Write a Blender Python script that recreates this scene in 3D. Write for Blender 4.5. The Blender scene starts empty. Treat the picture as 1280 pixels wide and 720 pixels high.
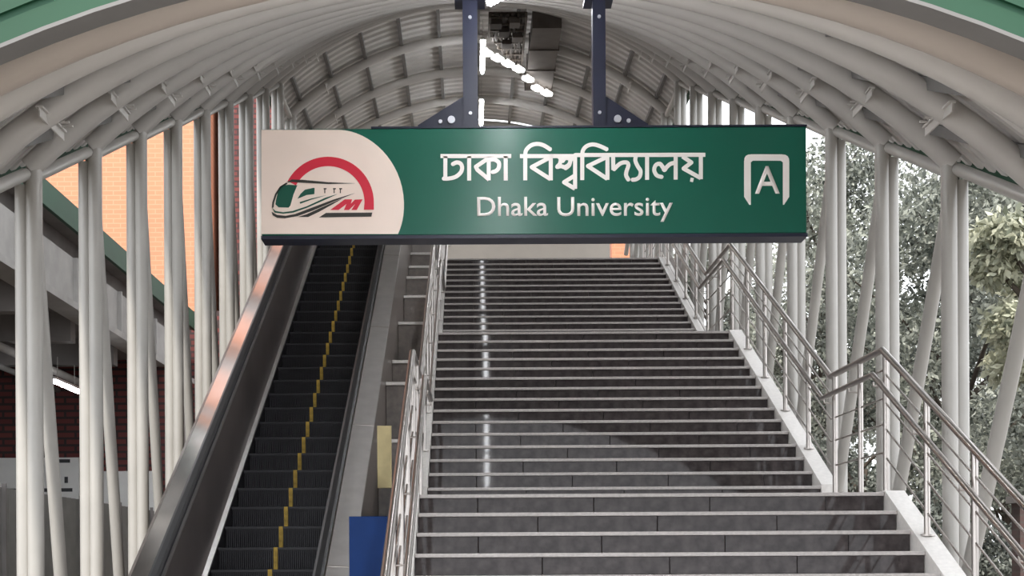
import bpy, math, random
import numpy as np
from mathutils import Vector
random.seed(7)
rng = np.random.default_rng(7)
S = bpy.context.scene
COL = S.collection

# ------------------------------------------------------------------ camera
EYE = 1.605
F = 1667.0                      # focal length in pixels of the 1280 frame
PX, PY = 590.0, 700.0           # principal point (the photo is a crop: lens shift)
ROLL = math.radians(0.30)
cd = bpy.data.cameras.new('camera')
cam = bpy.data.objects.new('camera', cd); COL.objects.link(cam)
cam.location = (0, 0, EYE)
cam.rotation_euler = (math.radians(90), ROLL, 0)
cd.sensor_width = 36.0
cd.lens = 36.0 * F / 1280.0
cd.shift_x = (640 - PX) / 1280.0
cd.shift_y = (PY - 360) / 1280.0
cd.clip_end = 500
S.camera = cam

# ------------------------------------------------------------------ sky, sun, exposure
w = bpy.data.worlds.new('hazy_sky'); S.world = w; w.use_nodes = True
nt = w.node_tree; nt.nodes.clear()
bg = nt.nodes.new('ShaderNodeBackground'); ow = nt.nodes.new('ShaderNodeOutputWorld')
bg.inputs[0].default_value = (0.93, 0.96, 1.0, 1); bg.inputs[1].default_value = 2.0
nt.links.new(bg.outputs[0], ow.inputs[0])
sd = bpy.data.lights.new('sun', 'SUN'); sd.energy = 3.2; sd.angle = math.radians(3); sd.color = (1, .93, .82)
sun = bpy.data.objects.new('sun', sd); COL.objects.link(sun)
_e, _a = math.radians(57), math.radians(-14)      # from behind the camera, slightly from the left
_to = Vector((math.sin(_a) * math.cos(_e), -math.cos(_a) * math.cos(_e), math.sin(_e)))
sun.rotation_euler = _to.to_track_quat('Z', 'Y').to_euler()
sun.location = (0, -20, 40)
vs = S.view_settings
vs.view_transform = 'Standard'; vs.look = 'None'; vs.gamma = 1.0; vs.use_curve_mapping = False
vs.exposure = 0.45

# ------------------------------------------------------------------ materials
def _new(name):
    m = bpy.data.materials.new(name); m.use_nodes = True
    n = m.node_tree; b = n.nodes['Principled BSDF']
    return m, n, b
def mat(name, col, rough=.5, metal=0., var=.0, scale=4., bump=0., bscale=40., spec=.5, detail=4., stretch=None, coat=0.):
    m, n, b = _new(name)
    b.inputs['Roughness'].default_value = rough; b.inputs['Metallic'].default_value = metal
    b.inputs['Specular IOR Level'].default_value = spec
    b.inputs['Coat Weight'].default_value = coat; b.inputs['Coat Roughness'].default_value = .08
    b.inputs['Base Color'].default_value = (*col, 1)
    tc = n.nodes.new('ShaderNodeTexCoord'); mp = n.nodes.new('ShaderNodeMapping')
    n.links.new(tc.outputs['Object'], mp.inputs[0])
    if stretch: mp.inputs['Scale'].default_value = stretch
    if var:
        no = n.nodes.new('ShaderNodeTexNoise'); no.inputs['Scale'].default_value = scale; no.inputs['Detail'].default_value = detail
        n.links.new(mp.outputs[0], no.inputs[0])
        cr = n.nodes.new('ShaderNodeValToRGB')
        cr.color_ramp.elements[0].position = .3; cr.color_ramp.elements[1].position = .7
        cr.color_ramp.elements[0].color = (*[max(0, c * (1 - var)) for c in col], 1)
        cr.color_ramp.elements[1].color = (*[min(1, c * (1 + var)) for c in col], 1)
        n.links.new(no.outputs[0], cr.inputs[0]); n.links.new(cr.outputs[0], b.inputs['Base Color'])
    if bump:
        no = n.nodes.new('ShaderNodeTexNoise'); no.inputs['Scale'].default_value = bscale; no.inputs['Detail'].default_value = 6
        n.links.new(mp.outputs[0], no.inputs[0])
        bp = n.nodes.new('ShaderNodeBump'); bp.inputs['Strength'].default_value = bump; bp.inputs['Distance'].default_value = .02
        n.links.new(no.outputs[0], bp.inputs['Height']); n.links.new(bp.outputs[0], b.inputs['Normal'])
    return m
def mat_brick(name, c1, c2, mortar, bw, bh, axis='xz', msize=.012):
    m, n, b = _new(name); b.inputs['Roughness'].default_value = .85
    g = n.nodes.new('ShaderNodeTexCoord'); sp = n.nodes.new('ShaderNodeSeparateXYZ'); cb = n.nodes.new('ShaderNodeCombineXYZ')
    n.links.new(g.outputs['Object'], sp.inputs[0])
    ad = n.nodes.new('ShaderNodeMath'); ad.operation = 'ADD'
    n.links.new(sp.outputs['X'], ad.inputs[0]); n.links.new(sp.outputs['Y'], ad.inputs[1])
    n.links.new(ad.outputs[0], cb.inputs[0]); n.links.new(sp.outputs['Z'], cb.inputs[1])
    br = n.nodes.new('ShaderNodeTexBrick'); br.inputs['Scale'].default_value = 1
    br.inputs['Color1'].default_value = (*c1, 1); br.inputs['Color2'].default_value = (*c2, 1); br.inputs['Mortar'].default_value = (*mortar, 1)
    br.inputs['Brick Width'].default_value = bw; br.inputs['Row Height'].default_value = bh; br.inputs['Mortar Size'].default_value = msize
    n.links.new(cb.outputs[0], br.inputs[0]); n.links.new(br.outputs[0], b.inputs['Base Color'])
    bp = n.nodes.new('ShaderNodeBump'); bp.inputs['Strength'].default_value = .5; bp.invert = True
    n.links.new(br.outputs['Fac'], bp.inputs['Height']); n.links.new(bp.outputs[0], b.inputs['Normal'])
    return m
def mat_emit(name, col, st):
    m, n, b = _new(name)
    b.inputs['Base Color'].default_value = (*col, 1)
    b.inputs['Emission Color'].default_value = (*col, 1); b.inputs['Emission Strength'].default_value = st
    return m
def mat_leaf(name, c1, c2, scale=.8):
    m, n, b = _new(name); b.inputs['Roughness'].default_value = .45
    g = n.nodes.new('ShaderNodeNewGeometry'); no = n.nodes.new('ShaderNodeTexNoise'); no.inputs['Scale'].default_value = scale
    n.links.new(g.outputs['Position'], no.inputs[0])
    ad = n.nodes.new('ShaderNodeMath'); ad.operation = 'MULTIPLY_ADD'; ad.inputs[1].default_value = .55; 
    n.links.new(g.outputs['Random Per Island'], ad.inputs[0]); n.links.new(no.outputs[0], ad.inputs[2])
    cr = n.nodes.new('ShaderNodeValToRGB'); cr.color_ramp.elements[0].position = .45; cr.color_ramp.elements[1].position = 1.0
    cr.color_ramp.elements[0].color = (*c1, 1); cr.color_ramp.elements[1].color = (*c2, 1)
    n.links.new(ad.outputs[0], cr.inputs[0]); n.links.new(cr.outputs[0], b.inputs['Base Color'])
    tr = n.nodes.new('ShaderNodeBsdfTranslucent'); n.links.new(cr.outputs[0], tr.inputs[0])
    mx = n.nodes.new('ShaderNodeMixShader'); mx.inputs[0].default_value = .3
    n.links.new(b.outputs[0], mx.inputs[1]); n.links.new(tr.outputs[0], mx.inputs[2])
    n.links.new(mx.outputs[0], n.nodes['Material Output'].inputs[0])
    return m

M = {}
M['white_steel'] = mat('painted_white_steel', (.43, .415, .39), .33, var=.05, scale=3, spec=.5)
M['grey_steel'] = mat('painted_grey_steel', (.52, .50, .475), .45, var=.05, scale=2)
M['arch_steel'] = mat('cream_arch_steel', (.44, .385, .34), .5, var=.04, scale=2)
M['deck'] = mat('roof_deck_sheet', (.60, .58, .555), .5, var=.08, scale=1.2)
M['purlin'] = mat('dark_purlin', (.16, .155, .15), .6, var=.1)
M['green_paint'] = mat('green_fascia_paint', (.005, .055, .024), .6, var=.12, scale=1.5)
M['stainless'] = mat('brushed_stainless', (.68, .665, .66), .36, 1., var=.06, scale=8)
M['rail_steel'] = mat('polished_stainless', (.50, .465, .44), .3, 1., var=.04, scale=6)
M['deck_steel'] = mat('polished_deck_steel', (.55, .53, .52), .2, 1., var=.08, scale=5)
M['dark_steel'] = mat('dark_brushed_steel', (.26, .225, .22), .3, .7, var=.2, scale=5, stretch=(1, .3, .3))
M['rubber'] = mat('black_rubber', (.012, .012, .014), .4)
M['step_black'] = mat('black_step_metal', (.014, .014, .018), .42, .3, var=.3, scale=6)
M['yellow'] = mat('yellow_line_paint', (.55, .36, .05), .55, var=.3, scale=20)
M['riser'] = mat('dark_granite_riser', (.060, .051, .051), .04, var=.4, scale=14, detail=8, spec=.22)
M['tread'] = mat('pale_granite_tread', (.50, .465, .45), .42, var=.12, scale=40, detail=8)
M['curb'] = mat('white_granite_curb', (.80, .77, .74), .4, var=.06, scale=30)
M['stone'] = mat('brown_granite_cladding', (.16, .135, .12), .3, var=.2, scale=18)
M['plaster'] = mat('cream_plaster', (.70, .64, .57), .8, var=.04, scale=2)
M['concrete'] = mat('grey_concrete', (.36, .345, .33), .8, var=.12, scale=2.5, bump=.2)
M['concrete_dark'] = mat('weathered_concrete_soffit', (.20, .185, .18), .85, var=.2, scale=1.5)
M['hoarding'] = mat('grey_sheet_hoarding', (.20, .195, .185), .55, var=.12, scale=3)
M['white_board'] = mat('white_board_enamel', (.75, .74, .72), .5, var=.03)
M['ink'] = mat('dark_ink', (.03, .03, .035), .6)
M['navy'] = mat('navy_painted_steel', (.016, .019, .04), .4, var=.1)
M['bolt'] = mat('zinc_bolt', (.6, .62, .68), .35, .6)
M['sign_green'] = mat('sign_green_vinyl', (.008, .115, .078), .28, var=.05, scale=2)
M['sign_cream'] = mat('sign_cream_vinyl', (.92, .78, .70), .4, var=.03, scale=3)
M['sign_white'] = mat('sign_white_vinyl', (.95, .91, .89), .4)
M['sign_red'] = mat('sign_red_vinyl', (.66, .028, .06), .4)
M['logo_green'] = mat('logo_dark_green', (.006, .09, .06), .4)
M['logo_black'] = mat('logo_black', (.035, .035, .03), .5)
M['blue'] = mat('blue_panel_paint', (.003, .032, .15), .5, var=.1, spec=.2)
M['paper'] = mat('yellowed_notice', (.62, .52, .28), .7, var=.1, scale=10)
M['tray'] = mat('dusty_galvanised_tray', (.10, .082, .068), .7, .2, var=.3, scale=12)
M['duct'] = mat('duct_sheet', (.11, .095, .085), .6, .3, var=.15, scale=5)
M['cable'] = mat('dark_cable', (.05, .04, .035), .7)
M['tube'] = mat_emit('lit_tube', (.95, .97, 1.0), 36.)
M['bulb'] = mat_emit('lit_bulb', (1., .98, .95), 5.)
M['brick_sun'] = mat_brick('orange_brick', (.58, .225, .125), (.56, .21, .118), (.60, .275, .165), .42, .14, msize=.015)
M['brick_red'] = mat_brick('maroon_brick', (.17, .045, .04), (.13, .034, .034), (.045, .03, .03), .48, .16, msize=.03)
M['brick_low'] = mat_brick('brown_brick', (.085, .05, .045), (.065, .04, .038), (.07, .055, .05), .24, .08)
M['pane'] = mat('dark_window_pane', (.03, .03, .035), .1)
M['ground'] = mat('dusty_ground', (.13, .115, .10), .95, var=.3, scale=.8, bump=.4, bscale=8)
M['paving'] = mat('concourse_paving', (.33, .30, .28), .4, var=.15, scale=3)
M['leaf_a'] = mat_leaf('hazed_grey_leaves', (.06, .07, .06), (.42, .44, .38))  # leaf colour lightened and greyed to put haze into it
M['leaf_b'] = mat_leaf('dark_leaves', (.035, .042, .038), (.25, .27, .24))
M['leaf_c'] = mat_leaf('pale_yellow_green_leaves', (.13, .145, .10), (.60, .60, .46))
M['bark'] = mat('bark', (.10, .08, .065), .9, var=.3, scale=6, bump=.6, bscale=12)

# ------------------------------------------------------------------ mesh helpers
class MB:
    """collects shapes; build() links them as one mesh object"""
    def __init__(s): s.v = []; s.f = []; s.sm = []
    def add(s, vs, fs, smooth=False):
        o = len(s.v); s.v += [tuple(p) for p in vs]
        for f in fs: s.f.append([i + o for i in f]); s.sm.append(smooth)
        return s
    def box(s, a, b, bev=0.):
        (x0, y0, z0), (x1, y1, z1) = a, b
        if bev <= 0:
            return s.add([(x0,y0,z0),(x1,y0,z0),(x1,y1,z0),(x0,y1,z0),(x0,y0,z1),(x1,y0,z1),(x1,y1,z1),(x0,y1,z1)],
                         [(3,2,1,0),(4,5,6,7),(0,1,5,4),(1,2,6,5),(2,3,7,6),(3,0,4,7)])
        # chamfered along Y-facing outline (bevelled front edges)
        c = bev
        ring = lambda y, i: [(x0+i,y,z0+i),(x1-i,y,z0+i),(x1-i,y,z1-i),(x0+i,y,z1-i)]
        vs = ring(y0, c) + ring(y0 + c, 0) + ring(y1 - c, 0) + ring(y1, c)
        fs = [(0,1,2,3),(15,14,13,12)]
        for k in range(3):
            for i in range(4):
                j = (i + 1) % 4; fs.append((k*4+i, k*4+4+i, k*4+4+j, k*4+j))
        return s.add(vs, fs)
    def tube(s, pts, r, n=10, caps=True):
        pts = [Vector(p) for p in pts]; rs = r if isinstance(r, (list, tuple)) else [r] * len(pts)
        rings = []; up = None
        for i, p in enumerate(pts):
            if i == 0: d = (pts[1] - p)
            elif i == len(pts) - 1: d = (p - pts[i-1])
            else: d = ((p - pts[i-1]).normalized() + (pts[i+1] - p).normalized())
            d.normalize()
            if up is None: up = Vector((0,0,1)) if abs(d.z) < .9 else Vector((0,1,0))
            a = d.cross(up)
            if a.length < 1e-4: a = d.cross(Vector((1,0,0)))
            a.normalize(); b = a.cross(d).normalized(); up = b
            sc = 1.
            if 0 < i < len(pts) - 1:
                c = (p - pts[i-1]).normalized().dot(d); sc = 1 / max(c, .5)
            mit = (pts[i+1] - p).normalized() - (p - pts[i-1]).normalized() if 0 < i < len(pts)-1 else Vector()
            ring = []
            for k in range(n):
                t = 2 * math.pi * k / n
                o = a * math.cos(t) * rs[i] + b * math.sin(t) * rs[i]
                if mit.length > 1e-5:
                    mn = mit.normalized(); o += mn * (o.dot(mn)) * (sc - 1)
                ring.append(p + o)
            rings.append(ring)
        vs = [q for rg in rings for q in rg]; fs = []
        for i in range(len(pts) - 1):
            for k in range(n):
                j = (k + 1) % n
                fs.append((i*n+k, i*n+j, (i+1)*n+j, (i+1)*n+k))
        s.add(vs, fs, True)
        if caps:
            s.add(rings[0], [tuple(range(n))[::-1]]); s.add(rings[-1], [tuple(range(n))])
        return s
    def prism_y(s, poly, y0, y1, zf0=0., zf1=0.):
        """polygon in (x,z), extruded from y0 to y1, the far end lifted (sheared) by zf1-zf0"""
        n = len(poly)
        vs = [(x, y0, z + zf0) for x, z in poly] + [(x, y1, z + zf1) for x, z in poly]
        fs = [tuple(range(n)), tuple(range(2*n-1, n-1, -1))]
        for i in range(n):
            j = (i + 1) % n; fs.append((j, i, n+i, n+j))
        return s.add(vs, fs)
    def prism_x(s, poly, x0, x1):
        n = len(poly)
        vs = [(x0, y, z) for y, z in poly] + [(x1, y, z) for y, z in poly]
        fs = [tuple(range(n))[::-1], tuple(range(n, 2*n))]
        for i in range(n):
            j = (i + 1) % n; fs.append((i, j, n+j, n+i))
        return s.add(vs, fs)
    def mesh(s, name, m):
        me = bpy.data.meshes.new(name); me.from_pydata(s.v, [], s.f)
        me.polygons.foreach_set('use_smooth', s.sm); me.update()
        if m: me.materials.append(M[m] if isinstance(m, str) else m)
        return me
    def build(s, name, m, parent=None, loc=None):
        return link(name, s.mesh(name, m), parent, loc)
def link(name, me, parent=None, loc=None):
    o = bpy.data.objects.new(name, me); COL.objects.link(o)
    if loc is not None: o.location = loc
    if parent is not None: o.parent = parent
    return o
def thing(name, label, cat, loc=(0,0,0), group=None):
    o = bpy.data.objects.new(name, None); COL.objects.link(o); o.location = loc; o.empty_display_size = .2
    o['label'] = label; o['category'] = cat
    if group: o['group'] = group
    return o
def tag(o, label, cat, group=None, kind=None):
    o['label'] = label; o['category'] = cat
    if group: o['group'] = group
    if kind: o['kind'] = kind
    return o
def struct(o, label, cat):
    o['kind'] = 'structure'; o['label'] = label; o['category'] = cat; return o

# ------------------------------------------------------------------ dimensions of the place (metres)
XL0, XR0 = -0.393, 3.111            # clear width of the stairs
TR, RI = 0.30, 0.15                 # tread, riser
Y1, Z1 = 10.07, 2.10                # edge of first landing
YF2 = Y1 + 1.82                     # first riser of the second flight
Y2, Z2 = YF2 + 14 * TR, Z1 + 15 * RI
YF3 = Y2 + 1.82
Y3, Z3 = YF3 + 14 * TR, Z2 + 15 * RI      # top floor edge, Z = 6.6
YF1 = Y1 - 13 * TR
P, SL = 1.67, 0.407                 # bay of the canopy, its pitch
YK0, ZT0 = 10.25, 4.67              # post pair 0: depth and height of its head
PXL, PXR = -3.35, 3.68
CX = (PXL + PXR) / 2
HW = (PXR - PXL) / 2
ARC_C, ARC_R = 3.75, 5.14
TH0 = math.asin(HW / ARC_R)
KF = 8                              # last sloping rib; level beyond
def yk(k): return YK0 + P * k
def zt(k): return ZT0 + SL * P * min(k, KF)
def arc(th, r): return (CX + r * math.sin(th), r * math.cos(th) - ARC_C)

# ------------------------------------------------------------------ ground, upper floor, end wall
g = MB().box((-60, -30, -.3), (60, 120, 0)).build('floor', 'ground'); struct(g, 'dusty grey-brown ground around the stairs', 'ground')
uf = MB().box((-2.75, Y3 + .02, Z3 - .5), (3.5, 31, Z3)).box((-2.75, 20.3, Z3 - .5), (XL0 - .12, Y3 + .02, Z3)).build('upper_floor', 'paving')
struct(uf, 'paved upper concourse floor at the head of the stairs', 'floor')
ap = [arc(-TH0*.9 + 2*TH0*.9*i/20, ARC_R - .25) for i in range(21)]
bw = MB().prism_y([(-3.0, 0), (3.32, 0)] + [(x, zt(KF) + z) for x, z in ap[::-1]], 31, 31.3).build('wall_back', 'plaster')
struct(bw, 'cream plaster wall at the far end of the upper concourse', 'wall')

# ------------------------------------------------------------------ canopy
canopy = thing('canopy_roof', 'long grey-white vaulted steel canopy climbing over stairs and escalator', 'canopy', (CX, 6, 0))
C0 = Vector((CX, 6, 0))
def cpart(name, mb, m):
    for i, v in enumerate(mb.v): mb.v[i] = (v[0]-C0.x, v[1]-C0.y, v[2]-C0.z)
    return mb.build(name, m, canopy)
def cinst(name, me, y, z): return link(name, me, canopy, (0 - 0, y - C0.y, z))
NA = 36
def rib_mesh(r, th, m):
    b = MB(); pts = []
    for i in range(NA + 1):
        x, z = arc(-th + 2*th*i/NA, ARC_R); pts.append((x - CX, 0, z))
    return b.tube(pts, r, 12).mesh('rib', m)
rib = rib_mesh(.085, TH0 + .01, 'grey_steel'); rib_front = rib_mesh(.085, TH0 + .01, 'arch_steel')
YFR, YFA = 5.2, 5.95             # roof edge and front arch
ZFA = ZT0 + SL*(YFA - YK0)
cinst('front_arch', rib_front, YFA, ZFA)
for k in range(-2, 13):
    cinst('rib', rib, yk(k), zt(k))
# corrugated deck, one sheet per bay
THD = math.radians(45.8)
def deck_mesh(ylen, slope):
    b = MB(); prof = []; n = max(2, round(ylen / .24)); pd = ylen / n
    for i in range(n):
        y = i * pd
        prof += [(y, 0), (y + pd*.42, 0), (y + pd*.52, .04), (y + pd*.9, .04)]
    prof.append((ylen, 0))
    vs = []; rr = ARC_R + .12
    for (y, d) in prof:
        for i in range(41):
            x, z = arc(-THD + 2*THD*i/40, rr + d); vs.append((x - CX, y, z + slope*y))
    fs = []
    for a in range(len(prof) - 1):
        for i in range(40): fs.append((a*41+i, (a+1)*41+i, (a+1)*41+i+1, a*41+i+1))
    b.add(vs, fs); o = len(vs)
    # thin upper skin so that the sheet is closed from above
    vs2 = []
    for (y, d) in ((0, .07), (ylen, .07)):
        for i in range(41):
            x, z = arc(-THD + 2*THD*i/40, rr + d); vs2.append((x - CX, y, z + slope*y))
    b.add(vs2, [(i, i+1, 41+i+1, 41+i) for i in range(40)])
    return b.mesh('deck_sheet', 'deck')
dm_s, dm_f = deck_mesh(P, SL), deck_mesh(P, 0)
for k in range(-2, 12): cinst('deck_sheet', dm_s if k < KF else dm_f, yk(k), zt(k))
cinst('deck_sheet', deck_mesh(yk(-2) - YFR, SL), YFR, zt(-2) - SL*(yk(-2) - YFR))
# purlins: dark channels lengthwise between deck and ribs
nP = 11
for i in range(nP):
    th = -TH0 * .93 + 2 * TH0 * .93 * i / (nP - 1)
    x, z = arc(th, ARC_R + .09)
    za, zb = zt(-2) + z, zt(KF) + z
    b = MB().prism_y([(x-.03, -.055), (x+.03, -.055), (x+.03, .03), (x-.03, .03)], yk(-2), yk(KF), za, zb)
    b.prism_y([(x-.03, -.055), (x+.03, -.055), (x+.03, .03), (x-.03, .03)], yk(KF), yk(12), zb, zb)
    cpart('purlin', b, 'purlin' )
# bracket stubs on the ribs
bk = MB().box((-.022, -.2, -.02), (.022, .3, -.008)).box((-.005, -.2, -.075), (.005, .3, -.02)).box((-.07, .12, -.012), (.09, .14, .0)).box((-.07, .2, -.012), (.09, .22, .0)).mesh('bracket', 'grey_steel')
for k in range(-1, 12):
    for sx in (-1, 1):
        x, z = arc(math.asin(sx * 2.87 / ARC_R), ARC_R)
        o = link('bracket', bk, canopy, (x - CX, yk(k) - C0.y, zt(k) + z - .02))
# end fascia (green) at the front and along the eaves
def ring_plate(r0, r1, th, y0, y1, z):
    b = MB(); n = 40; vs = []
    for y in (y0, y1):
        for r in (r0, r1):
            for i in range(n + 1):
                x, zz = arc(-th + 2*th*i/n, r); vs.append((x, y, z + zz))
    q = n + 1
    fs = []
    for i in range(n):
        fs += [(i, i+1, q+i+1, q+i), (2*q+i+1, 2*q+i, 3*q+i, 3*q+i+1), (i+1, i, 2*q+i, 2*q+i+1), (q+i, q+i+1, 3*q+i+1, 3*q+i)]
    fs += [(0, q, 3*q, 2*q), (n, 2*q+n, 3*q+n, q+n)]
    return b.add(vs, fs)
zfr = ZT0 + SL*(YFR - YK0)
cpart('front_fascia', ring_plate(ARC_R - .015, ARC_R + .55, THD, YFR - .08, YFR - .0, zfr), 'green_paint')
cpart('front_flashing', ring_plate(ARC_R - .03, ARC_R - .015, THD, YFR - .08, YFR + .05, zfr), 'purlin')
cpart('front_fascia_lip', ring_plate(ARC_R + .085, ARC_R + .095, THD, YFR - .095, YFR - .08, zfr), 'green_paint')
for sx in (-1, 1):
    x, z = arc(sx * THD, ARC_R + .16)
    b = MB().prism_y([(x-.02, -.12), (x+.02, -.12), (x+.02, .03), (x-.02, .03)], YFR, yk(KF), zfr + z, zt(KF) + z)
    b.prism_y([(x-.02, -.12), (x+.02, -.12), (x+.02, .03), (x-.02, .03)], yk(KF), yk(12), zt(KF) + z, zt(KF) + z)
    cpart('eave_fascia', b, 'green_paint')
# posts, braces, eave rails
for k in range(-2, 13):
    y = yk(k); z = zt(k)
    for sx, xp in ((-1, PXL), (1, PXR)):
        zb = 0.0 if k < 9 else 0.0
        cpart('post', MB().tube([(xp, y, zb), (xp, y, z + .03)], .062, 12), 'white_steel')
        cpart('outer_post', MB().tube([(xp + sx*.105, y + .06, zb), (xp + sx*.105, y + .06, z - .16)], .064, 12), 'white_steel')
        xb = xp + sx * .05
        if sx < 0:
            dr = z - .12; yb, zbb = y + .225 * dr + .08, 0.0
            p0 = (xb, y + .09, z - .12)
        else:
            zbb = max(0., 1.70 + .36 * (y - yk(-1) - P)); p0 = (xb + .02, y + .1, z - .14)
            yb = y + P
        cpart('brace', MB().tube([p0, (xb, yb, zbb)], .056, 12), 'white_steel')
        if k < 12:
            y2, z2 = yk(k + 1), zt(k + 1)
            xr = xp + sx * .05
            cpart('eave_rail', MB().tube([(xr, y + .06, z - .10), (xr, y2 - .06, z2 - .10 - SL*0.0)], .048, 10)
                  .tube([(xr, y + .06, z - .10), (xr, y + .075, z - .095)], .07, 10), 'white_steel')

# ------------------------------------------------------------------ staircase
stairs = thing('staircase', 'wide dark granite staircase in three flights with pale tread edges', 'staircase', (0, YF1, 0))
SO = Vector((0, YF1, 0))
tread_cache = {}
NS = 4
SW = (XR0 - XL0) / NS
def slab(w, h): return MB().box((.002, 0, 0), (w - .002, .03, h), .003).mesh('riser_slab', 'riser')
slab_full, slab_half = slab(SW, RI - .028), slab(SW / 2, RI - .028)
def tread(depth): 
    return MB().box((XL0, -.022, -.028), (XR0, depth + .04, 0), .004).mesh('step', 'tread')
tr_n, tr_l = tread(TR), tread(1.82)
nst = 0
def flight(yf, zb, n, last):
    global nst
    for i in range(n):
        y, z = yf + i*TR, zb + (i + 1)*RI
        me = tr_n if i < n - 1 else last
        st = link('step' if i < n - 1 else 'landing', me, stairs, (0, y - SO.y, z))
        nst += 1
        xs = XL0
        if nst % 2:
            for j in range(NS): link('riser_slab', slab_full, st, (xs + j*SW, -.003, -RI + .0))
        else:
            link('riser_slab', slab_half, st, (xs, -.003, -RI)); xs += SW/2
            for j in range(NS - 1): link('riser_slab', slab_full, st, (xs + j*SW, -.003, -RI))
            link('riser_slab', slab_half, st, (xs + (NS-1)*SW, -.003, -RI))
flight(YF1, 0, 14, tr_l); flight(YF2, Z1, 15, tr_l); flight(YF3, Z2, 15, tr_n)
# solid core below the treads
b = MB(); pr = [(YF1 + .03, -.0)]
core = [(YF1 + .06, 0), (Y1 + .06, Z1 - .2), (YF2 + .06, Z1 - .03), (Y2 + .06, Z2 - .2), (YF3 + .06, Z2 - .03), (Y3 + .3, Z3 - .04), (Y3 + .3, 0)]
core[0] = (YF1 + .35, 0)
for st_y, st_z, n in ((YF1, 0, 14), (YF2, Z1, 15), (YF3, Z2, 15)): pass
b.prism_x(core, XL0 - .1, XR0 + .15)
o = b.build('stair_core', 'concrete', stairs, (0, -SO.y, 0))
# curbs beside the steps: one sloping stone per flight, level stone at landings
def curb(x0, x1, side):
    segs = []
    for yf, zb, n in ((YF1, 0., 14), (YF2, Z1, 15), (YF3, Z2, 15)):
        ya, yb = yf - .02, yf + (n-1)*TR - .02
        za, zb2 = zb + RI, zb + n*RI
        segs.append([(ya, 0 if zb == 0 else zb - .3), (ya, za + .012), (yb, zb2 + .012), (yb + .12, zb2 + .012), (yb + .12, zb2 - .5)])
        if yf != YF3: segs.append([(yb + .124, zb2 - .5), (yb + .124, zb2 + .012), (yb + 1.84, zb2 + .012), (yb + 1.84, zb2 - .5)])
    for s in segs:
        MB().prism_x(s[::-1], x0, x1).build('curb', 'curb', stairs, (0, -SO.y, 0))
curb(XR0 + .002, XR0 + .15, 1); curb(XL0 - .10, XL0 - .002, -1)
for i, (xa, xb) in enumerate(((XR0 + .02, XR0 + .14), (XL0 - .09, XL0 - .02))):
    MB().prism_x([(YF1, 0), (Y3 + .3, 0), (Y3 + .3, Z3 - .3), (YF3, Z2 - .25), (Y2, Z2 - .3), (YF2, Z1 - .25), (Y1, Z1 - .3)][::1], xa, xb).build('side_wall', 'concrete', stairs, (0, -SO.y, 0))

# ------------------------------------------------------------------ stair railings
RP = [(6.0, 1.06), (10.36, 3.22), (11.85, 3.22), (16.40, 5.47), (18.10, 5.47), (22.45, 7.62), (24.6, 7.62)]
def rail_z(y):
    for (a, za), (b_, zb) in zip(RP, RP[1:]):
        if a <= y <= b_: return za + (zb - za)*(y - a)/(b_ - a)
    return RP[-1][1]
def base_z(y):
    if y < Y1: return .15 + .5*(y - YF1) + .012
    if y < YF2 - .02: return Z1 + .012
    if y < Y2: return Z1 + .15 + .5*(y - YF2) + .012
    if y < YF3 - .02: return Z2 + .012
    if y < Y3: return Z2 + .15 + .5*(y - YF3) + .012
    return Z3
def railing(x, xin, label):
    t = thing('stair_railing', label, 'railing', (x, 6, 0)); O = Vector((x, 6, 0))
    def part(name, mb, m='rail_steel', parent=t):
        for i, v in enumerate(mb.v): mb.v[i] = (v[0]-O.x, v[1]-O.y, v[2]-O.z)
        return mb.build(name, m, parent)
    part('top_rail', MB().tube([(x, y, z) for y, z in RP], .026, 12))
    # grab rail is set inwards and slightly lower
    gp = [(6.0, .86)] + [(y - .06, z - .2) for y, z in RP[1:-1]] + [(24.4, RP[-1][1] - .2)]
    part('grab_rail', MB().tube([(xin, y, z) for y, z in gp], .022, 12))
    for off in (.16, .38, .58, .80):
        part('infill_bar', MB().tube([(x, y, z - off) for y, z in RP], .008, 8))
    ys = [6.65, 7.56, 8.47, 9.36, 10.28, 10.95, 11.72, 12.64, 13.57, 14.5, 15.4, 16.3, 17.1, 18.0, 18.9, 19.8, 20.7, 21.6, 22.4, 23.4, 24.5]
    for y in ys:
        p = part('baluster', MB().tube([(x, y, base_z(y)), (x, y, rail_z(y) - .01)], .023, 10))
        part('base_flange', MB().tube([(x, y, base_z(y)), (x, y, base_z(y) + .012)], .05, 12), parent=p)
        zz = rail_z(y) - .2
        part('bracket_arm', MB().tube([(x, y, zz - .06), (xin, y, zz - .05), (xin, y, zz - .02)], .007, 6), parent=p)
    return t
railing(XR0 + .085, XR0 - .01, 'stainless steel stair railing on the white curb at right of the steps')
railing(XL0 - .06, XL0 + .035, 'stainless steel stair railing between the steps and the escalator')

# ------------------------------------------------------------------ escalator
EL, ER = -2.21, -1.21
ES = math.tan(math.radians(30))
def nose(y): return 1.466 + (y - 11.19) * ES
EY0 = 11.19 - 1.466/ES           # nose line meets the ground
EY1 = EY0 + Z3/ES                # nose line meets the upper floor
esc = thing('escalator', 'black-stepped escalator with stainless decks left of the stairs', 'escalator', ((EL+ER)/2, EY0, 0))
EO = Vector(((EL+ER)/2, EY0, 0))
def epart(name, mb, m, parent=esc, loc=None):
    for i, v in enumerate(mb.v): mb.v[i] = (v[0]-EO.x, v[1]-EO.y, v[2]-EO.z)
    return mb.build(name, m, parent, loc)
def incl(poly, name, m, ya=None, yb=None, flat=True):
    ya = EY0 if ya is None else ya; yb = EY1 if yb is None else yb
    b = MB().prism_y(poly, ya, yb, nose(ya), nose(yb))
    if flat:
        b.prism_y(poly, yb, yb + 2.2, nose(yb), nose(yb)); b.prism_y(poly, ya - 1.5, ya, nose(ya), nose(ya))
    return epart(name, b, m)
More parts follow.
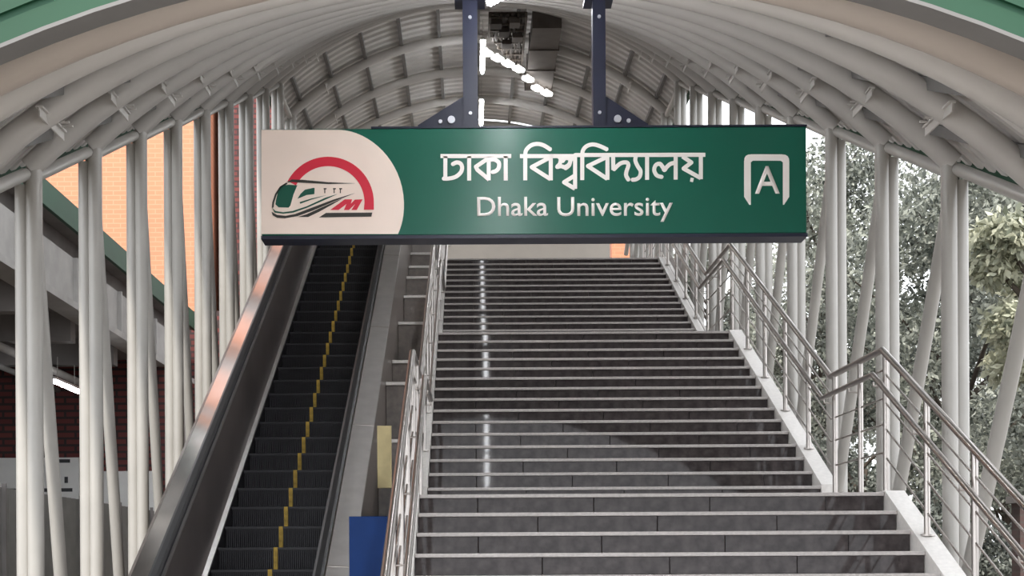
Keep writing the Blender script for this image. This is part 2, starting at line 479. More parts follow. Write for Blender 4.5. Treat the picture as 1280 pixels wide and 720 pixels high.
# steps
ESD = .33; ESR = ESD * ES
sb = MB()
prof = [(0, 0), (.012, -.05), (.02, -.10), (.03, -ESR - .02), (.06, -ESR - .02), (ESD + .05, -.05), (ESD + .04, 0)]
sb.prism_x(prof[::-1], EL, ER)
nr = 54
for i in range(nr):
    x = EL + .02 + (ER - EL - .04) * i / (nr - 1)
    sb.box((x - .0045, -.0025, -ESR + .01), (x + .0045, .03, .003)); sb.box((x - .0045, .03, -.002), (x + .0045, ESD + .02, .003))
for i, v in enumerate(sb.v): sb.v[i] = (v[0]-EO.x, v[1], v[2])
sme = sb.mesh('step', 'step_black')
cxm = 0.
ym = MB().box((-.018, -.010, -ESR + .005), (.018, .02, .010)).box((-.018, .02, .0), (.018, .10, .010)).mesh('yellow_line', 'yellow')
em = MB().box((EL - EO.x, -.009, -.012), (ER - EO.x, .012, .009)).mesh('step_nosing', mat('lighter_step_edge', (.035, .035, .04), .5, .3))  # edge strip a little lighter than the step itself
n = int((EY1 - EY0) / ESD) + 1
for i in range(n):
    y = EY0 + i * ESD
    st = link('step', sme, esc, (0, y - EO.y, nose(y)))
    link('yellow_line', ym, st, (0, 0, 0)); link('step_nosing', em, st, (0, 0, 0))
# left side
incl([(EL-.03, -.2), (EL-.003, -.2), (EL-.003, .02), (EL-.03, .02)], 'skirt', 'rubber')
incl([(EL-.04, .02), (EL-.002, .02), (EL-.002, .05), (EL-.04, .07)], 'inner_deck', 'stainless')
incl([(EL-.07, .02), (EL-.041, .02), (EL-.041, .86), (EL-.07, .86)], 'balustrade_panel', 'dark_steel')
incl([(EL-.10, .862), (EL-.035, .862), (EL-.035, .885), (EL-.10, .885)], 'rail_guide', 'stainless')
incl([(EL-.13, .887), (EL-.055, .887), (EL-.048, .905), (EL-.055, .925), (EL-.075, .935), (EL-.115, .935), (EL-.135, .925)], 'handrail', 'rubber')
incl([(EL-.33, .725), (EL-.138, .84), (EL-.138, .875), (EL-.33, .76)], 'outer_deck', 'deck_steel')
incl([(EL-.36, -.9), (EL-.332, -.9), (EL-.332, .76), (EL-.36, .745)], 'side_cladding', 'stone')
# right side
incl([(ER+.003, -.12), (ER+.03, -.12), (ER+.03, .05), (ER+.003, .05)], 'skirt', 'rubber')
incl([(ER+.004, .05), (ER+.075, .05), (ER+.075, .10), (ER+.004, .075)], 'inner_deck', 'stainless')
incl([(ER+.076, .05), (ER+.10, .05), (ER+.10, .86), (ER+.076, .86)], 'balustrade_panel', 'dark_steel')
incl([(ER+.05, .887), (ER+.13, .887), (ER+.135, .925), (ER+.115, .935), (ER+.075, .935), (ER+.055, .925)], 'handrail', 'rubber')
dk = incl([(ER+.138, .83), (ER+.33, .82), (ER+.33, .86), (ER+.138, .87)], 'outer_deck', 'stainless')
for y in np.arange(EY0 + 1.2, EY1, 2.2):      # joints between deck sheets
    b = MB().prism_y([(ER+.137, .828), (ER+.332, .818), (ER+.332, .863), (ER+.137, .873)], y, y + .012, nose(y), nose(y + .012))
    epart('deck_joint', b, 'rail_steel', dk)
incl([(ER+.30, -.9), (ER+.326, -.9), (ER+.326, .80), (ER+.30, .80)], 'side_cladding', 'stone')
epart('truss_pit', MB().box((EL-.38, EY0-1.5, 0), (ER+.29, EY0+.3, .0 + .02)), 'stainless')

# ------------------------------------------------------------------ strip between escalator and stairs
ledge = thing('stone_ledge', 'stepped brown granite ledge between escalator and stair railing', 'ledge', (-.7, 9, 0))
gx0, gx1 = ER + .328, XL0 - .125
lv = [(11.4, 1.9), (12.6, 2.75), (13.8, 3.45), (14.9, 3.84), (16.2, 4.5), (17.6, 5.1), (18.3, 5.5), (19.0, 5.8), (19.7, 6.15), (20.4, 6.5)]
for i, (y, z) in enumerate(lv):
    ye = lv[i+1][0] if i + 1 < len(lv) else Y3
    bl = MB().box((gx0, y, 0), (gx1, ye - .004, z - .035), .004).build('block', 'stone', ledge, (.7, -9, 0))
    MB().box((gx0, y - .02, z - .035), (gx1, ye - .004, z), .004).build('cap_slab', 'curb', bl, (0, 0, 0))
bp = MB().box((-.875, 9.5, 0), (-.60, 9.54, 1.92), .005).build('blue_panel', 'blue')
tag(bp, 'plain blue upright panel between escalator and stair railing', 'panel')
nb = MB().box((-.80, 11.33, 2.22), (-.68, 11.36, 2.75), .004).build('notice', 'paper')
tag(nb, 'narrow yellowed notice panel between escalator and stair railing', 'notice')

# ------------------------------------------------------------------ hanging station sign
YS = 8.50
def sp(x, y):                     # measured sign drawing -> metres on the sign's face (sign-local x, z)
    u, v = x - PX, PY - y
    u, v = u + v*ROLL, v - u*ROLL
    return (u*YS/F, EYE + v*YS/F)
sign = thing('station_sign', 'green and cream hanging station sign lettered in Bengali and English', 'sign', (sp(667, 230)[0], YS, sp(667, 230)[1]))
GO = Vector(sign.location)
def gpart(name, mb, m, parent=sign):
    for i, v in enumerate(mb.v): mb.v[i] = (v[0]-GO.x, v[1]-GO.y, v[2]-GO.z)
    return mb.build(name, m, parent)
def gpoly(pts, lay, th=.003, z=None):
    """flat cut-out vinyl: polygon in photo-measured sign coordinates"""
    q = [sp(*p) for p in pts]
    a = sum(q[i][0]*q[(i+1) % len(q)][1] - q[(i+1) % len(q)][0]*q[i][1] for i in range(len(q)))
    if a < 0: q = q[::-1]
    y0 = YS - .0015*lay
    return MB().prism_y(q, y0 - .0012, y0 + .0006)
SX0, SZ1 = sp(326.5, 161.5); SX1, SZ0 = sp(1008.5, 291.5)
gpart('board', MB().box((SX0, YS, SZ0), (SX1, YS + .16, SZ1), .006), 'sign_green')
gpart('bottom_trim', MB().box((SX0 - .004, YS - .006, SZ0 - .022), (SX1 + .004, YS + .166, SZ0)), 'navy')
gpart('top_trim', MB().box((SX0 + .7, YS - .003, SZ1), (SX1 + .004, YS + .166, SZ1 + .012)), 'navy')
# cream panel with rounded right edge
def bez(p0, p1, p2, p3, n=10):
    return [tuple((1-t)**3*a + 3*(1-t)**2*t*b_ + 3*(1-t)*t*t*c + t**3*d for a, b_, c, d in zip(p0, p1, p2, p3)) for t in [i/n for i in range(n+1)]]
cr = [(326.8, 162.5)] + bez((425, 162.5), (462, 164), (503, 200), (505, 253), 16) + bez((505, 253), (505.5, 270), (502, 283), (497.5, 292.6), 6)[1:] + [(326.8, 292.6)]
panel = gpart('logo_panel', gpoly(cr, 1), 'sign_cream')
def lz(x, y): return (325 + x/5.142, 160 + y/5.142)
def logo(name, pts, m, lay=2): return gpart(name, gpoly([lz(*p) for p in pts], lay), m, panel)
oc, ic = [], []
for i in range(33):
    a = math.radians(152 - 152*i/32)
    oc.append((438 + 294*math.cos(a), 480 - 294*math.sin(a))); ic.append((438 + 234*math.cos(a), 480 - 234*math.sin(a)))
logo('red_arc', oc + [(732, 526), (668, 526)] + ic[::-1], 'sign_red')
logo('train_roof_line', [(170,352),(205,332),(270,334),(440,350),(612,357),(440,362),(270,353),(205,349)], 'logo_black', 3)
logo('train_windscreen', [(140,372),(185,366),(240,370),(216,428),(196,500),(184,513),(120,511),(100,492),(104,462),(118,405)], 'logo_green', 3)
logo('train_side_window', [(242,456),(262,424),(290,398),(345,386),(352,388),(350,426),(300,432)], 'logo_green', 3)
logo('train_outline', [(170,352),(128,378),(98,425),(80,480),(77,515),(88,512),(92,480),(108,430),(136,386),(178,360)], 'logo_black', 3)
logo('train_stripe', [(77,512),(100,535),(150,543),(210,535),(300,505),(420,450),(500,425),(420,462),(300,515),(215,545),(150,552),(95,545)], 'logo_green', 3)
logo('train_skirt', [(75,540),(110,560),(165,566),(225,555),(330,515),(470,462),(610,420),(480,472),(340,532),(240,568),(160,582),(110,578),(82,562)], 'logo_black', 3)
logo('train_underline', [(245,573),(300,556),(400,510),(480,475),(530,455),(470,490),(380,540),(310,573)], 'logo_black', 3)
logo('train_stripe', [(255,478),(330,455),(425,434),(330,462),(260,488)], 'logo_green', 3)
for x in (410, 470, 510): logo('train_panel_mark', [(x,388),(x+18,388),(x+18,395),(x+10,396),(x+10,420),(x+4,420),(x+4,396),(x,395)], 'logo_black', 3)
logo('base_bar', [(380,576),(425,547),(722,545),(716,571)], 'logo_black', 3)
logo('letter_m', [(452,528),(545,460),(592,460),(585,488),(610,462),(660,460),(622,528),(588,528),(612,490),(572,528),(540,528),(556,490),(505,528)], 'sign_red', 3)
# Bengali lettering, drawn as strokes
def smooth(pts, n=6):
    if len(pts) < 3: return pts
    q = [pts[0]] + list(pts) + [pts[-1]]; out = []
    for i in range(1, len(q) - 2):
        p0, p1, p2, p3 = q[i-1], q[i], q[i+1], q[i+2]
        for k in range(n):
            t = k/n
            out.append(tuple(.5*((2*b_) + (-a + c)*t + (2*a - 5*b_ + 4*c - d)*t*t + (-a + 3*b_ - 3*c + d)*t**3) for a, b_, c, d in zip(p0, p1, p2, p3)))
    return out + [pts[-1]]
def strokes(mb, pts, wpx, sm=True):
    pts = smooth(pts) if sm else pts
    r = wpx/2; y0, y1 = YS - .0030 - .00004*(len(mb.f) % 37), YS - .0005
    for (ax, ay), (bx, by) in zip(pts, pts[1:]):
        L = math.hypot(bx-ax, by-ay)
        if L < 1e-4: continue
        nx, ny = -(by-ay)/L*r, (bx-ax)/L*r
        q = [sp(ax+nx, ay+ny), sp(bx+nx, by+ny), sp(bx-nx, by-ny), sp(ax-nx, ay-ny)]
        a = sum(q[i][0]*q[(i+1) % 4][1] - q[(i+1) % 4][0]*q[i][1] for i in range(4))
        y0 -= .00003; mb.prism_y(q if a > 0 else q[::-1], y0, y1)
    for (ax, ay) in (pts[1:-1]):
        y0 -= .00003; mb.prism_y([sp(ax + r*math.cos(t), ay - r*math.sin(t)) for t in [2*math.pi*i/10 for i in range(10)]], y0, y1)
def A(*p): return [(545 + x/7.529, 170 + y/7.529) for x, y in p]
def B(*p): return [(705 + x/7.111, 170 + y/7.111) for x, y in p]
SWD = 5.0
def glyph(name, lines):
    mb = MB()
    for l, sm in lines: strokes(mb, l, SWD, sm)
    return gpart(name, mb, 'sign_white')
glyph('headline', [(A((42,190),(708,190)), 0)])
glyph('bengali_letter', [(A((88,190),(88,412)), 0), (A((68,402),(120,402),(185,385),(232,345),(246,300),(232,262),(195,250),(155,268)), 1)])
glyph('bengali_letter', [(A((312,190),(312,420)), 0)])
glyph('bengali_letter', [(A((496,195),(496,418)), 0), (A((490,212),(375,290),(390,320),(500,412)), 0), (A((500,226),(545,222),(590,250),(590,300),(565,330),(530,342)), 1)])
glyph('bengali_letter', [(A((656,190),(656,420)), 0)])
glyph('headline', [(A((790,190),(1300,190)) + B((100,170),(1256,168)), 0)])
glyph('bengali_vowel', [(A((840,418),(840,200)), 0), (A((840,200),(846,140),(890,92),(950,76),(1010,88),(1080,130)), 1)])
glyph('bengali_letter', [(A((1080,192),(1080,418)), 0), (A((1078,200),(900,294),(1078,408)), 0)])
glyph('bengali_letter', [(A((1150,192),(1172,215),(1165,262),(1140,292),(1175,285),(1206,295)), 1), (A((1206,295),(1240,280),(1262,248),(1255,215),(1215,210),(1190,240)), 1), (B((10,290),(45,262),(60,215),(96,185)), 1),
                          (B((98,168),(98,470)), 0), (B((96,352),(0,412),(98,470)), 0)])
glyph('bengali_vowel', [(B((162,392),(162,180)), 0), (B((162,180),(168,130),(200,92),(255,76),(315,90),(385,122)), 1)])
glyph('bengali_letter', [(B((386,170),(386,390)), 0), (B((385,185),(212,268),(385,382)), 0)])
glyph('bengali_letter', [(B((436,172),(438,302)), 0), (B((438,302),(500,246),(555,236),(572,262),(556,312),(552,352),(574,392)), 1)])
glyph('bengali_letter', [(B((640,172),(634,220),(655,270),(680,312),(672,362),(640,386),(606,390)), 1)])
glyph('bengali_letter', [(B((738,168),(738,390)), 0)])
glyph('bengali_letter', [(B((992,168),(992,388)), 0), (B((872,366),(826,352),(802,308),(814,262),(850,248),(878,278),(892,304),(912,278),(945,250),(990,238)), 1)])
glyph('bengali_letter', [(B((1216,168),(1216,384)), 0), (B((1052,182),(1078,200),(1132,236),(1062,290),(1216,376)), 0), (B((1122,388),(1150,394)), 0)])
# English lettering with the built-in font
def text_part(name, body, x0, x1, ybase, ycap, m):
    cu = bpy.data.curves.new('txt', 'FONT'); cu.body = body; cu.extrude = .0; cu.resolution_u = 4; cu.offset = .008
    ob = bpy.data.objects.new('txt', cu); COL.objects.link(ob)
    dg = bpy.context.evaluated_depsgraph_get()
    me = bpy.data.meshes.new_from_object(ob.evaluated_get(dg)); bpy.data.objects.remove(ob)
    vs = np.array([v.co[:] for v in me.vertices]); 
    xa, za = sp(x0, ybase); xb, _ = sp(x1, ybase); _, zc = sp(x0, ycap)
    capv = .729
    cands = vs[:, 1].max()
    sx = (xb - xa)/(vs[:, 0].max() - vs[:, 0].min()); sz = (zc - za)/cands
    for v, c in zip(me.vertices, vs):
        v.co = (xa + (c[0] - vs[:, 0].min())*sx - GO.x, -.0025, za + c[1]*sz - GO.z)
    me.materials.clear(); me.materials.append(M[m]); me.name = name
    # give the letters a little thickness
    import bmesh
    bm = bmesh.new(); bm.from_mesh(me)
    r = bmesh.ops.extrude_face_region(bm, geom=bm.faces[:])
    for v in [e for e in r['geom'] if isinstance(e, bmesh.types.BMVert)]: v.co.y -= .0025
    bm.normal_update(); bm.to_mesh(me); bm.free()
    return link(name, me, sign)
text_part('english_word', 'Dhaka', 596.5, 685, 270, 246.5, 'sign_white')
text_part('english_word', 'University', 696.5, 841, 270, 246.5, 'sign_white')
text_part('gate_letter', 'A', 943.5, 974.5, 242, 208, 'sign_white')
fr = [(930,246),(930,202)] + bez((930,202),(930,195),(933,193),(939,193),4)[1:] + [(977,193)] + bez((977,193),(984,193),(986.5,196),(986.5,202),4)[1:] + [(986.5,246),(980,256),(978.5,256),(978.5,203),(976,201),(941,201),(938.5,203),(938.5,256),(936.5,256)]
gpart('gate_frame', gpoly(fr, 1, .003), 'sign_white')
# hangers
for xa, xb, sgn in ((578.5, 597, -1), (741.5, 757.5, 1)):
    x0, _ = sp(xa, 80); x1, _ = sp(xb, 80); zt_ = 5.24
    h = MB().box((x0, YS + .02, SZ1), (x1, YS + .12, zt_))
    h.box((x0 - .05, YS - .0, zt_ - .06), (x1 + .05, YS + .16, zt_ - .035)).box((x0 - .02, YS + .0, zt_ - .035), (x1 + .02, YS + .16, zt_ + .14))
    hg = gpart('hanger', h, 'navy')
    xe = x0 - .29 if sgn < 0 else x1 + .27
    xi = x0 if sgn < 0 else x1
    gu = [(xi, SZ1 + .012), (xe, SZ1 + .012), (xe, SZ1 + .03), (xi, SZ1 + .21)]
    gpart('gusset', MB().prism_y(gu if sgn > 0 else gu[::-1], YS + .03, YS + .05), 'navy', hg)
    gpart('gusset', MB().prism_y(gu if sgn > 0 else gu[::-1], YS + .09, YS + .11), 'navy', hg)
    zc = SZ1 + .062
    xm = xi + sgn*.075
    for (bx, bz, r) in ((xm, zc, .024), (xm + sgn*.07, zc - .012, .013), ((x0+x1)/2, SZ1 + .10, .011), ((x0+x1)/2, zt_ - .17, .011)):
        yy = YS + .03 if abs(bx - xi) > .03 and bx == bx and r != .011 else YS + .02
        gpart('bolt', MB().tube([(bx, yy, bz), (bx, yy - .012, bz)], r, 12), 'bolt', hg)

# ------------------------------------------------------------------ lamps on the canopy
def tube_light(x, y0, y1, z0, z1, label, grp='tube lights under the canopy'):
    t = thing('tube_light', label, 'light', (x, y0, z0), grp)
    def tp(name, mb, m):
        for i, v in enumerate(mb.v): mb.v[i] = (v[0]-x, v[1]-y0, v[2]-z0)
        return mb.build(name, m, t)
    tp('housing', MB().prism_y([(x-.05, .03), (x+.05, .03), (x+.03, .08), (x-.03, .08)], y0, y1, z0, z1), 'white_steel')
    tp('tube', MB().tube([(x, y0 + .02, z0), (x, y1 - .02, z1)], .028, 10), 'tube')
    for yy, zz in ((y0 + .2, z0 + .08 + (z1-z0)*.1), (y1 - .2, z1 + .08 - (z1-z0)*.1)):
        tp('suspension', MB().tube([(x, yy, zz), (x, yy, zz + (.4 if z0 == z1 else .05))], .006, 6), 'white_steel')
HX = .25
ZFL = zt(KF) + 1.39 - .42
tube_light(HX, 24.35, 25.95, ZFL, ZFL, 'lit tube light under the canopy, nearer of two beside the sign hanger')
tube_light(HX, 27.5, 29.1, ZFL, ZFL, 'lit tube light under the canopy, just above the sign top')
ORD = ('nearest the roof edge', 'in the second bay from the roof edge', 'in the third bay from the roof edge', 'in the fourth bay from the roof edge', 'in the fifth bay from the roof edge', 'in the sixth bay from the roof edge', 'in the seventh bay from the roof edge', 'in the eighth bay from the roof edge', 'in the ninth bay from the roof edge')
for i in range(7):
    y = yk(i - 3) + .14; z = ZT0 + SL*(y - YK0) + 1.39 - .12
    tube_light(HX, y, y + 1.38, z, z + SL*1.38, 'lit tube light under the sloping canopy, ' + ORD[i])

# conduit and two tubes added unseen, to put light spots on lower risers
zc_ = lambda y: ZT0 + SL*(y - YK0) + 1.39 + .05
cpart('added_lamp_conduit', MB().tube([(HX, 2.3, zc_(2.3)), (HX, YFA, zc_(YFA))], .03, 8), 'grey_steel')
for y, lb in ((2.45, 'unseen lit tube light added on the conduit in front of the roof edge, lower one'), (3.85, 'unseen lit tube light added on the conduit in front of the roof edge, upper one')):
    z = zc_(y) - .12
    tube_light(HX, y, y + 1.25, z, z + SL*1.25, lb)
# service tray and duct hung below the level part of the canopy
ZS = zt(KF) + 1.39 - .42
tray = thing('cable_tray', 'dusty brown cable tray hung below the canopy apex between sign hangers', 'tray', (.6, 22, ZS))
def tpart(name, mb, m, par=tray):
    for i, v in enumerate(mb.v): mb.v[i] = (v[0]-.6, v[1]-22, v[2]-ZS)
    return mb.build(name, m, par)
tx0, tx1 = .36, 1.0
def yend(x): return 24.2 + (x - tx0)/(tx1 - tx0)*1.9
for x in (tx0, tx1): tpart('side_rail', MB().box((x-.02, 23.3, ZS), (x+.02, yend(x), ZS + .1)), 'tray')
yy = 23.35
while yy < 26.1:
    xa = tx0 if yy < 24.2 else tx0 + (yy - 24.2)/1.9*(tx1 - tx0)
    tpart('rung', MB().box((xa, yy, ZS + .01), (tx1, yy + .05, ZS + .035)), 'tray'); yy += .28
for i in range(12):
    x = tx0 + .05 + i*.048
    pts = [(x + .02*math.sin(i*3 + j), 23.3 + (yend(x) - 23.3)*j/8, ZS + .05 + .02*math.sin(i + j*1.7)) for j in range(9)]
    tpart('cable', MB().tube(pts, .022 + .012*((i*7) % 3)/2, 7), 'cable' if i % 3 else 'tray')
tpart('cover_plate', MB().prism_y([(tx0, .09), (tx1, .09), (tx1, .105), (tx0, .105)], 23.3, 24.2, ZS, ZS), 'tray')
for i, (x, y) in enumerate(((.48, 23.5), (.8, 23.45), (.62, 23.85), (.87, 24.1), (.68, 24.4))):
    tpart('junction_box', MB().box((x-.09, y-.12, ZS - .08), (x+.09, y+.12, ZS + .0)), 'duct' if i % 2 else 'cable')
for x in (tx0, tx1):
    for y in (23.4, 24.1): tpart('hanger_rod', MB().tube([(x, y, ZS + .1), (x, y, ZS + .45)], .008, 6), 'rail_steel')
duct = thing('air_duct', 'grey-brown rectangular duct alongside the cable tray under the canopy', 'duct', (1.38, 22, ZS))
for i in range(3):
    y0 = 23.65 + i*1.03
    d = MB().box((-.26, y0 - 22, -.05), (.26, y0 + 1.0 - 22, .25)).build('duct_section', 'duct', duct)
    MB().box((-.28, y0 + .99 - 22, -.07), (.28, y0 + 1.03 - 22, .27)).build('flange', 'duct', duct)
for i in range(7):
    s = (i + .5)/7; x = tx0 - .14 + s*1.42; y = 24.35 + s*1.9 + (.25 if x > 1.1 else 0) + (.25 if x > 1.3 else 0)
    t = thing('lamp_bulb', 'small bright lamp at the diagonal end of the cable tray, ' + ('first','second','third','fourth','fifth','sixth','seventh')[i] + ' from the left', 'lamp', (x, y, ZS - .16), 'lamps along the cable tray')
    MB().tube([(0, 0, .09), (0, 0, .03)], .03, 8).build('socket', 'white_steel', t)
    MB().tube([(-.10, -.08, -.01), (0, 0, 0), (.10, .08, .0)], [.04, .07, .04], 10).build('bulb', 'bulb', t)

# ------------------------------------------------------------------ neighbouring hall at the left
hall = thing('station_hall', 'dark open hall with green roof edge and maroon brick wall at left', 'building', (-11, 22, 0))
def hpart(name, mb, m, parent=hall):
    for i, v in enumerate(mb.v): mb.v[i] = (v[0]+11, v[1]-22, v[2])
    return mb.build(name, m, parent)
hpart('roof_fascia', MB().box((-7.02, 10, 7.45), (-6.95, 34, 7.88)), 'green_paint')
hpart('roof_slab', MB().box((-18, 10, 7.5), (-7.02, 34, 7.8)), 'concrete_dark')
hpart('edge_beam', MB().box((-7.5, 10, 6.25), (-7.15, 34, 7.08)).box((-7.5, 10, 6.13), (-7.05, 34, 6.25)), 'concrete')
for y in range(12, 34, 3): hpart('beam_stiffener', MB().box((-7.15, y, 6.25), (-7.07, y + .08, 7.08)), 'concrete')
hpart('upper_infill', MB().box((-7.45, 10, 7.08), (-7.35, 34, 7.5)), 'concrete_dark')
hpart('ceiling_slab', MB().box((-18, 10, 6.3), (-7.5, 34, 6.45)), 'concrete_dark')
for y in np.arange(13, 31, 3.0): hpart('ceiling_beam', MB().box((-18, y, 5.75), (-7.5, y + .3, 6.3)), 'concrete_dark')
hpart('ceiling_pipe', MB().tube([(-8.6, 12, 5.55), (-8.6, 31, 5.55)], .08, 10), 'concrete')
hpart('ceiling_pipe', MB().tube([(-9.6, 12, 5.6), (-9.6, 31, 5.6)], .06, 10), 'hoarding')
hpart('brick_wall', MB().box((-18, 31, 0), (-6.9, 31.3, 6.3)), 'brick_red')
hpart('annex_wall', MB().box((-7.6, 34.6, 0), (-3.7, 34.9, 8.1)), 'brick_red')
hpart('side_wall', MB().box((-18.2, 10, 0), (-18, 34, 7.5)), 'concrete_dark')
for y in (13.0, 33.0): hpart('column', MB().box((-7.55, y, 0), (-7.1, y + .45, 6.13)), 'concrete')
tl = thing('tube_light', 'lit tube light hanging in the dark hall at left', 'light', (-8.0, 25.5, 5.08))
MB().box((-.05, 0, .03), (.05, 1.7, .08)).build('housing', 'white_steel', tl)
MB().tube([(0, .02, 0), (0, 1.68, 0)], .045, 10).build('tube', 'tube', tl)
MB().tube([(0, .3, .08), (0, .3, .5)], .008, 6).build('suspension', 'white_steel', tl)
MB().tube([(0, 1.4, .08), (0, 1.4, .5)], .008, 6).build('suspension', 'white_steel', tl)
def board(x0, x1, z0, z1, y, label, marks):
    t = thing('notice_board', label, 'board', (x0, y, z0))
    MB().box((0, 0, 0), (x1-x0, .06, z1-z0), .01).build('face', 'white_board', t)
    for (a, b_, c, d) in marks:
        MB().box((a, -.006, c), (b_, -.001, d)).build('dark_mark', 'ink', t)
board(-12.2, -8.95, 2.75, 3.99, 30.4, 'large white board below the maroon brick wall at far left', [(.2, 3.1, .46, .54), (2.72, 2.8, .6, .86), (2.92, 3.0, .66, .8), (2.3, 2.36, .62, .9), (2.5, 2.62, 1.0, 1.06), (2.75, 3.05, 1.12, 1.2), (1.95, 2.15, 1.1, 1.16)])
board(-8.55, -7.1, 2.6, 3.68, 30.5, 'smaller plain white board beside the large one at left', [])
hd = thing('hoarding', 'grey corrugated sheet hoarding in front of the white boards at left', 'fence', (-7.0, 12, 0))
for i in range(14):
    y0 = 12 + i*1.3
    b = MB(); pts = []
    for j in range(11):
        yy = j*.129; pts.append((yy, .0 if j % 2 else .04))
    poly = [(x, y) for y, x in pts]
    vs = [(x, y0-12+y, 0) for x, y in poly] + [(x, y0-12+y, 2.72) for x, y in poly] + [(x-.02, y0-12+y, 0) for x, y in poly] + [(x-.02, y0-12+y, 2.72) for x, y in poly]
    n_ = len(poly); fs = []
    for j in range(n_-1):
        fs += [(j, j+1, n_+j+1, n_+j), (2*n_+j+1, 2*n_+j, 3*n_+j, 3*n_+j+1), (n_+j, n_+j+1, 3*n_+j+1, 3*n_+j)]
    b.add(vs, fs); b.build('sheet', 'hoarding', hd)
    MB().box((.03, y0-12-.03, 0), (.09, y0-12+.03, 2.78)).build('fence_post', 'concrete_dark', hd)

# ------------------------------------------------------------------ brick buildings
def building(x0, x1, y0, y1, h, label, cols, brick='brick_sun'):
    t = thing('brick_building', label, 'building', ((x0+x1)/2, y0, 0)); ox = (x0+x1)/2
    MB().box((x0-ox, 0, 0), (x1-ox, y1-y0, h)).build('walls', brick, t)
    MB().box((x0-ox-.06, -.1, h), (x1-ox+.06, y1-y0+.1, h+.4)).build('parapet', 'concrete', t)
    for (wx, wz, ww, wh) in cols:
        f = MB().box((wx-ox, -.06, wz), (wx-ox+ww, .02, wz+wh), .01).build('window', 'white_steel', t)
        MB().box((wx-ox+.1, -.075, wz+.1), (wx-ox+ww-.1, -.05, wz+wh-.1)).build('pane', 'pane', f)
    return t
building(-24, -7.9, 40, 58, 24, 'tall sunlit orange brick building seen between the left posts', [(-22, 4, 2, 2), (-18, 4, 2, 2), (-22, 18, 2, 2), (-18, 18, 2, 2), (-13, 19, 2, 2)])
building(-7.7, -3.2, 41, 52, 22, 'dark maroon brick block standing in for the shaded side of the orange building at left', [(-6.6, 4, 1.6, 2), (-6.6, 18, 1.6, 2)], 'brick_red')  # extra dark block, paints in the shaded side of the orange building
building(5.3, 7.2, 50, 60, 14, 'orange brick building glimpsed beyond the head of the stairs', [(5.7, 3, 1.1, 1.6)])

# ------------------------------------------------------------------ trees and low wall at the right
def tree(name, x, y, h, spread, nleaf, lsize, lm, label, z0=1.6, blobs=26, squash=.8):
    t = thing(name, label, 'tree', (x, y, 0), 'trees beyond the right posts')
    tr = MB(); hz = h*.5
    tr.tube([(0, 0, 0), (.1, .05, h*.25), (-.08, .1, h*.5), (.05, 0, h*.85)], [.2, .16, .11, .03], 8)
    cs = []
    for i in range(blobs):
        a = rng.uniform(0, 2*math.pi); rr = spread*math.sqrt(rng.uniform(0, 1)); zz = rng.uniform(z0, h*.93)
        tf = 1 - .55*abs(zz/h - .45)
        c = np.array([rr*tf*math.cos(a), rr*tf*math.sin(a), zz]); cs.append(c)
        zb = max(.5, zz - rr*.7 - .3)
        tr.tube([(0, 0.05, zb), (c[0]*.5, c[1]*.5, (zb+zz)/2 + .1), tuple(c)], [.06, .04, .012], 5)
    tr.build('trunk', 'bark', t)
    cs = np.array(cs); idx = rng.integers(0, blobs, nleaf)
    br = spread*.36
    d = rng.normal(size=(nleaf, 3)); d /= np.linalg.norm(d, axis=1)[:, None]
    rad = br*rng.uniform(.35, 1, nleaf)**.6
    p = cs[idx] + d*rad[:, None]*np.array([1, 1, squash]); p[:, 2] = np.maximum(p[:, 2], .15)
    u = rng.normal(size=(nleaf, 3)); u[:, 2] -= .5; u /= np.linalg.norm(u, axis=1)[:, None]
    w_ = np.cross(u, rng.normal(size=(nleaf, 3)) + d); w_ /= np.linalg.norm(w_, axis=1)[:, None]
    nn = np.cross(u, w_)
    L = lsize*rng.uniform(.6, 1.3, nleaf)[:, None]
    V = np.stack([p, p + u*L*.5 + w_*L*.24 + nn*L*.06, p + u*L, p + u*L*.5 - w_*L*.24 + nn*L*.06], 1).reshape(-1, 3)
    me = bpy.data.meshes.new('foliage'); me.vertices.add(len(V)); me.vertices.foreach_set('co', V.ravel())
    q = np.arange(nleaf)*4
    Fc = np.stack([q, q+1, q+2, q, q+2, q+3], 1).ravel()
    nl = nleaf*6; me.loops.add(nl); me.loops.foreach_set('vertex_index', Fc)
    me.polygons.add(nleaf*2); me.polygons.foreach_set('loop_start', np.arange(nleaf*2)*3); me.polygons.foreach_set('loop_total', np.full(nleaf*2, 3))
    me.update(); me.validate(); me.materials.append(M[lm])
    f = link('foliage', me, t); f['kind'] = 'stuff'
    return t
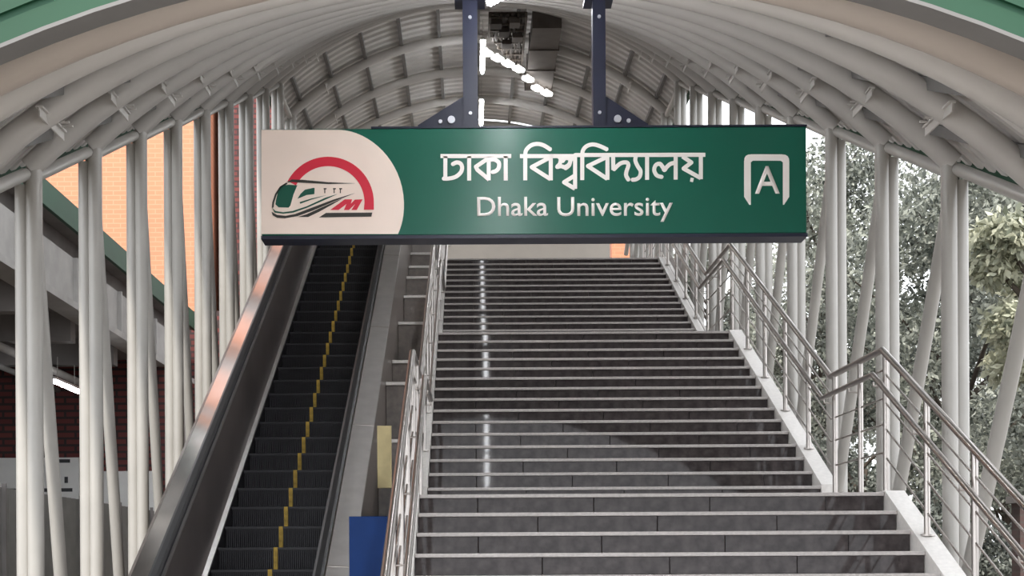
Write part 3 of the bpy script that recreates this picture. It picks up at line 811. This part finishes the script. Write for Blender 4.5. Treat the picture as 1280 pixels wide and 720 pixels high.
tree('leafy_tree', 7.2, 16.6, 6.4, 1.0, 9500, .13, 'leaf_c', 'near tree with large pale yellow-green leaves at the right edge', 4.0, 16)
tree('leafy_tree', 9.6, 20.0, 8.8, 2.3, 38000, 0.118, 'leaf_a', 'grey-green tree behind the nearest right posts', .8, 34)
tree('leafy_tree', 14.6, 21.4, 9.6, 2.6, 34200, 0.136, 'leaf_b', 'dark tree behind the pale-leaved tree at right', .6, 34)
tree('leafy_tree', 9.2, 25.0, 10.2, 2.6, 38000, 0.130, 'leaf_a', 'tall grey-green tree between second and third right posts', .8, 34)
tree('leafy_tree', 8.4, 31.5, 13.0, 2.6, 34200, 0.143, 'leaf_a', 'grey-green tree seen just right of the sign edge', .8, 34)
tree('leafy_tree', 16.0, 29.0, 12.5, 4.0, 38000, 0.186, 'leaf_b', 'broad dark tree filling the background at far right', .6, 40)
tree('leafy_tree', 16.0, 40.0, 13.5, 4.0, 38000, 0.198, 'leaf_a', 'tall hazy tree in the distance behind the right posts', .6, 40)
tree('leafy_tree', 6.4, 21.8, 3.6, 1.1, 13300, 0.093, 'leaf_b', 'low dark shrubby tree behind the stair railing', .3, 18)
tree('leafy_tree', 6.0, 17.4, 2.8, .9, 9500, 0.081, 'leaf_b', 'small dark bush behind the lower stair railing', .3, 14)
tree('leafy_tree', 7.3, 39.0, 12.5, 2.2, 26000, .16, 'leaf_a', 'hazy grey-green tree behind the far right posts below the sign', .8, 34)
tree('leafy_tree', 13.0, 51.0, 14.5, 3.6, 30000, .22, 'leaf_a', 'most distant pale tree behind the right posts', .8, 40)
tree('leafy_tree', 26.0, 35.0, 13.0, 3.6, 22000, .22, 'leaf_b', 'distant dark tree behind the pale-leaved tree', .8, 40)
lw = thing('garden_wall', 'low dark brown brick wall outside the stairs at lower right', 'wall', (7.6, 15.2, 0))
MB().box((-1.4, -.12, 0), (4.5, .12, 2.22)).build('brickwork', 'brick_low', lw)
MB().box((-1.45, -.17, 2.22), (4.55, .17, 2.3), .01).build('coping', 'concrete_dark', lw)
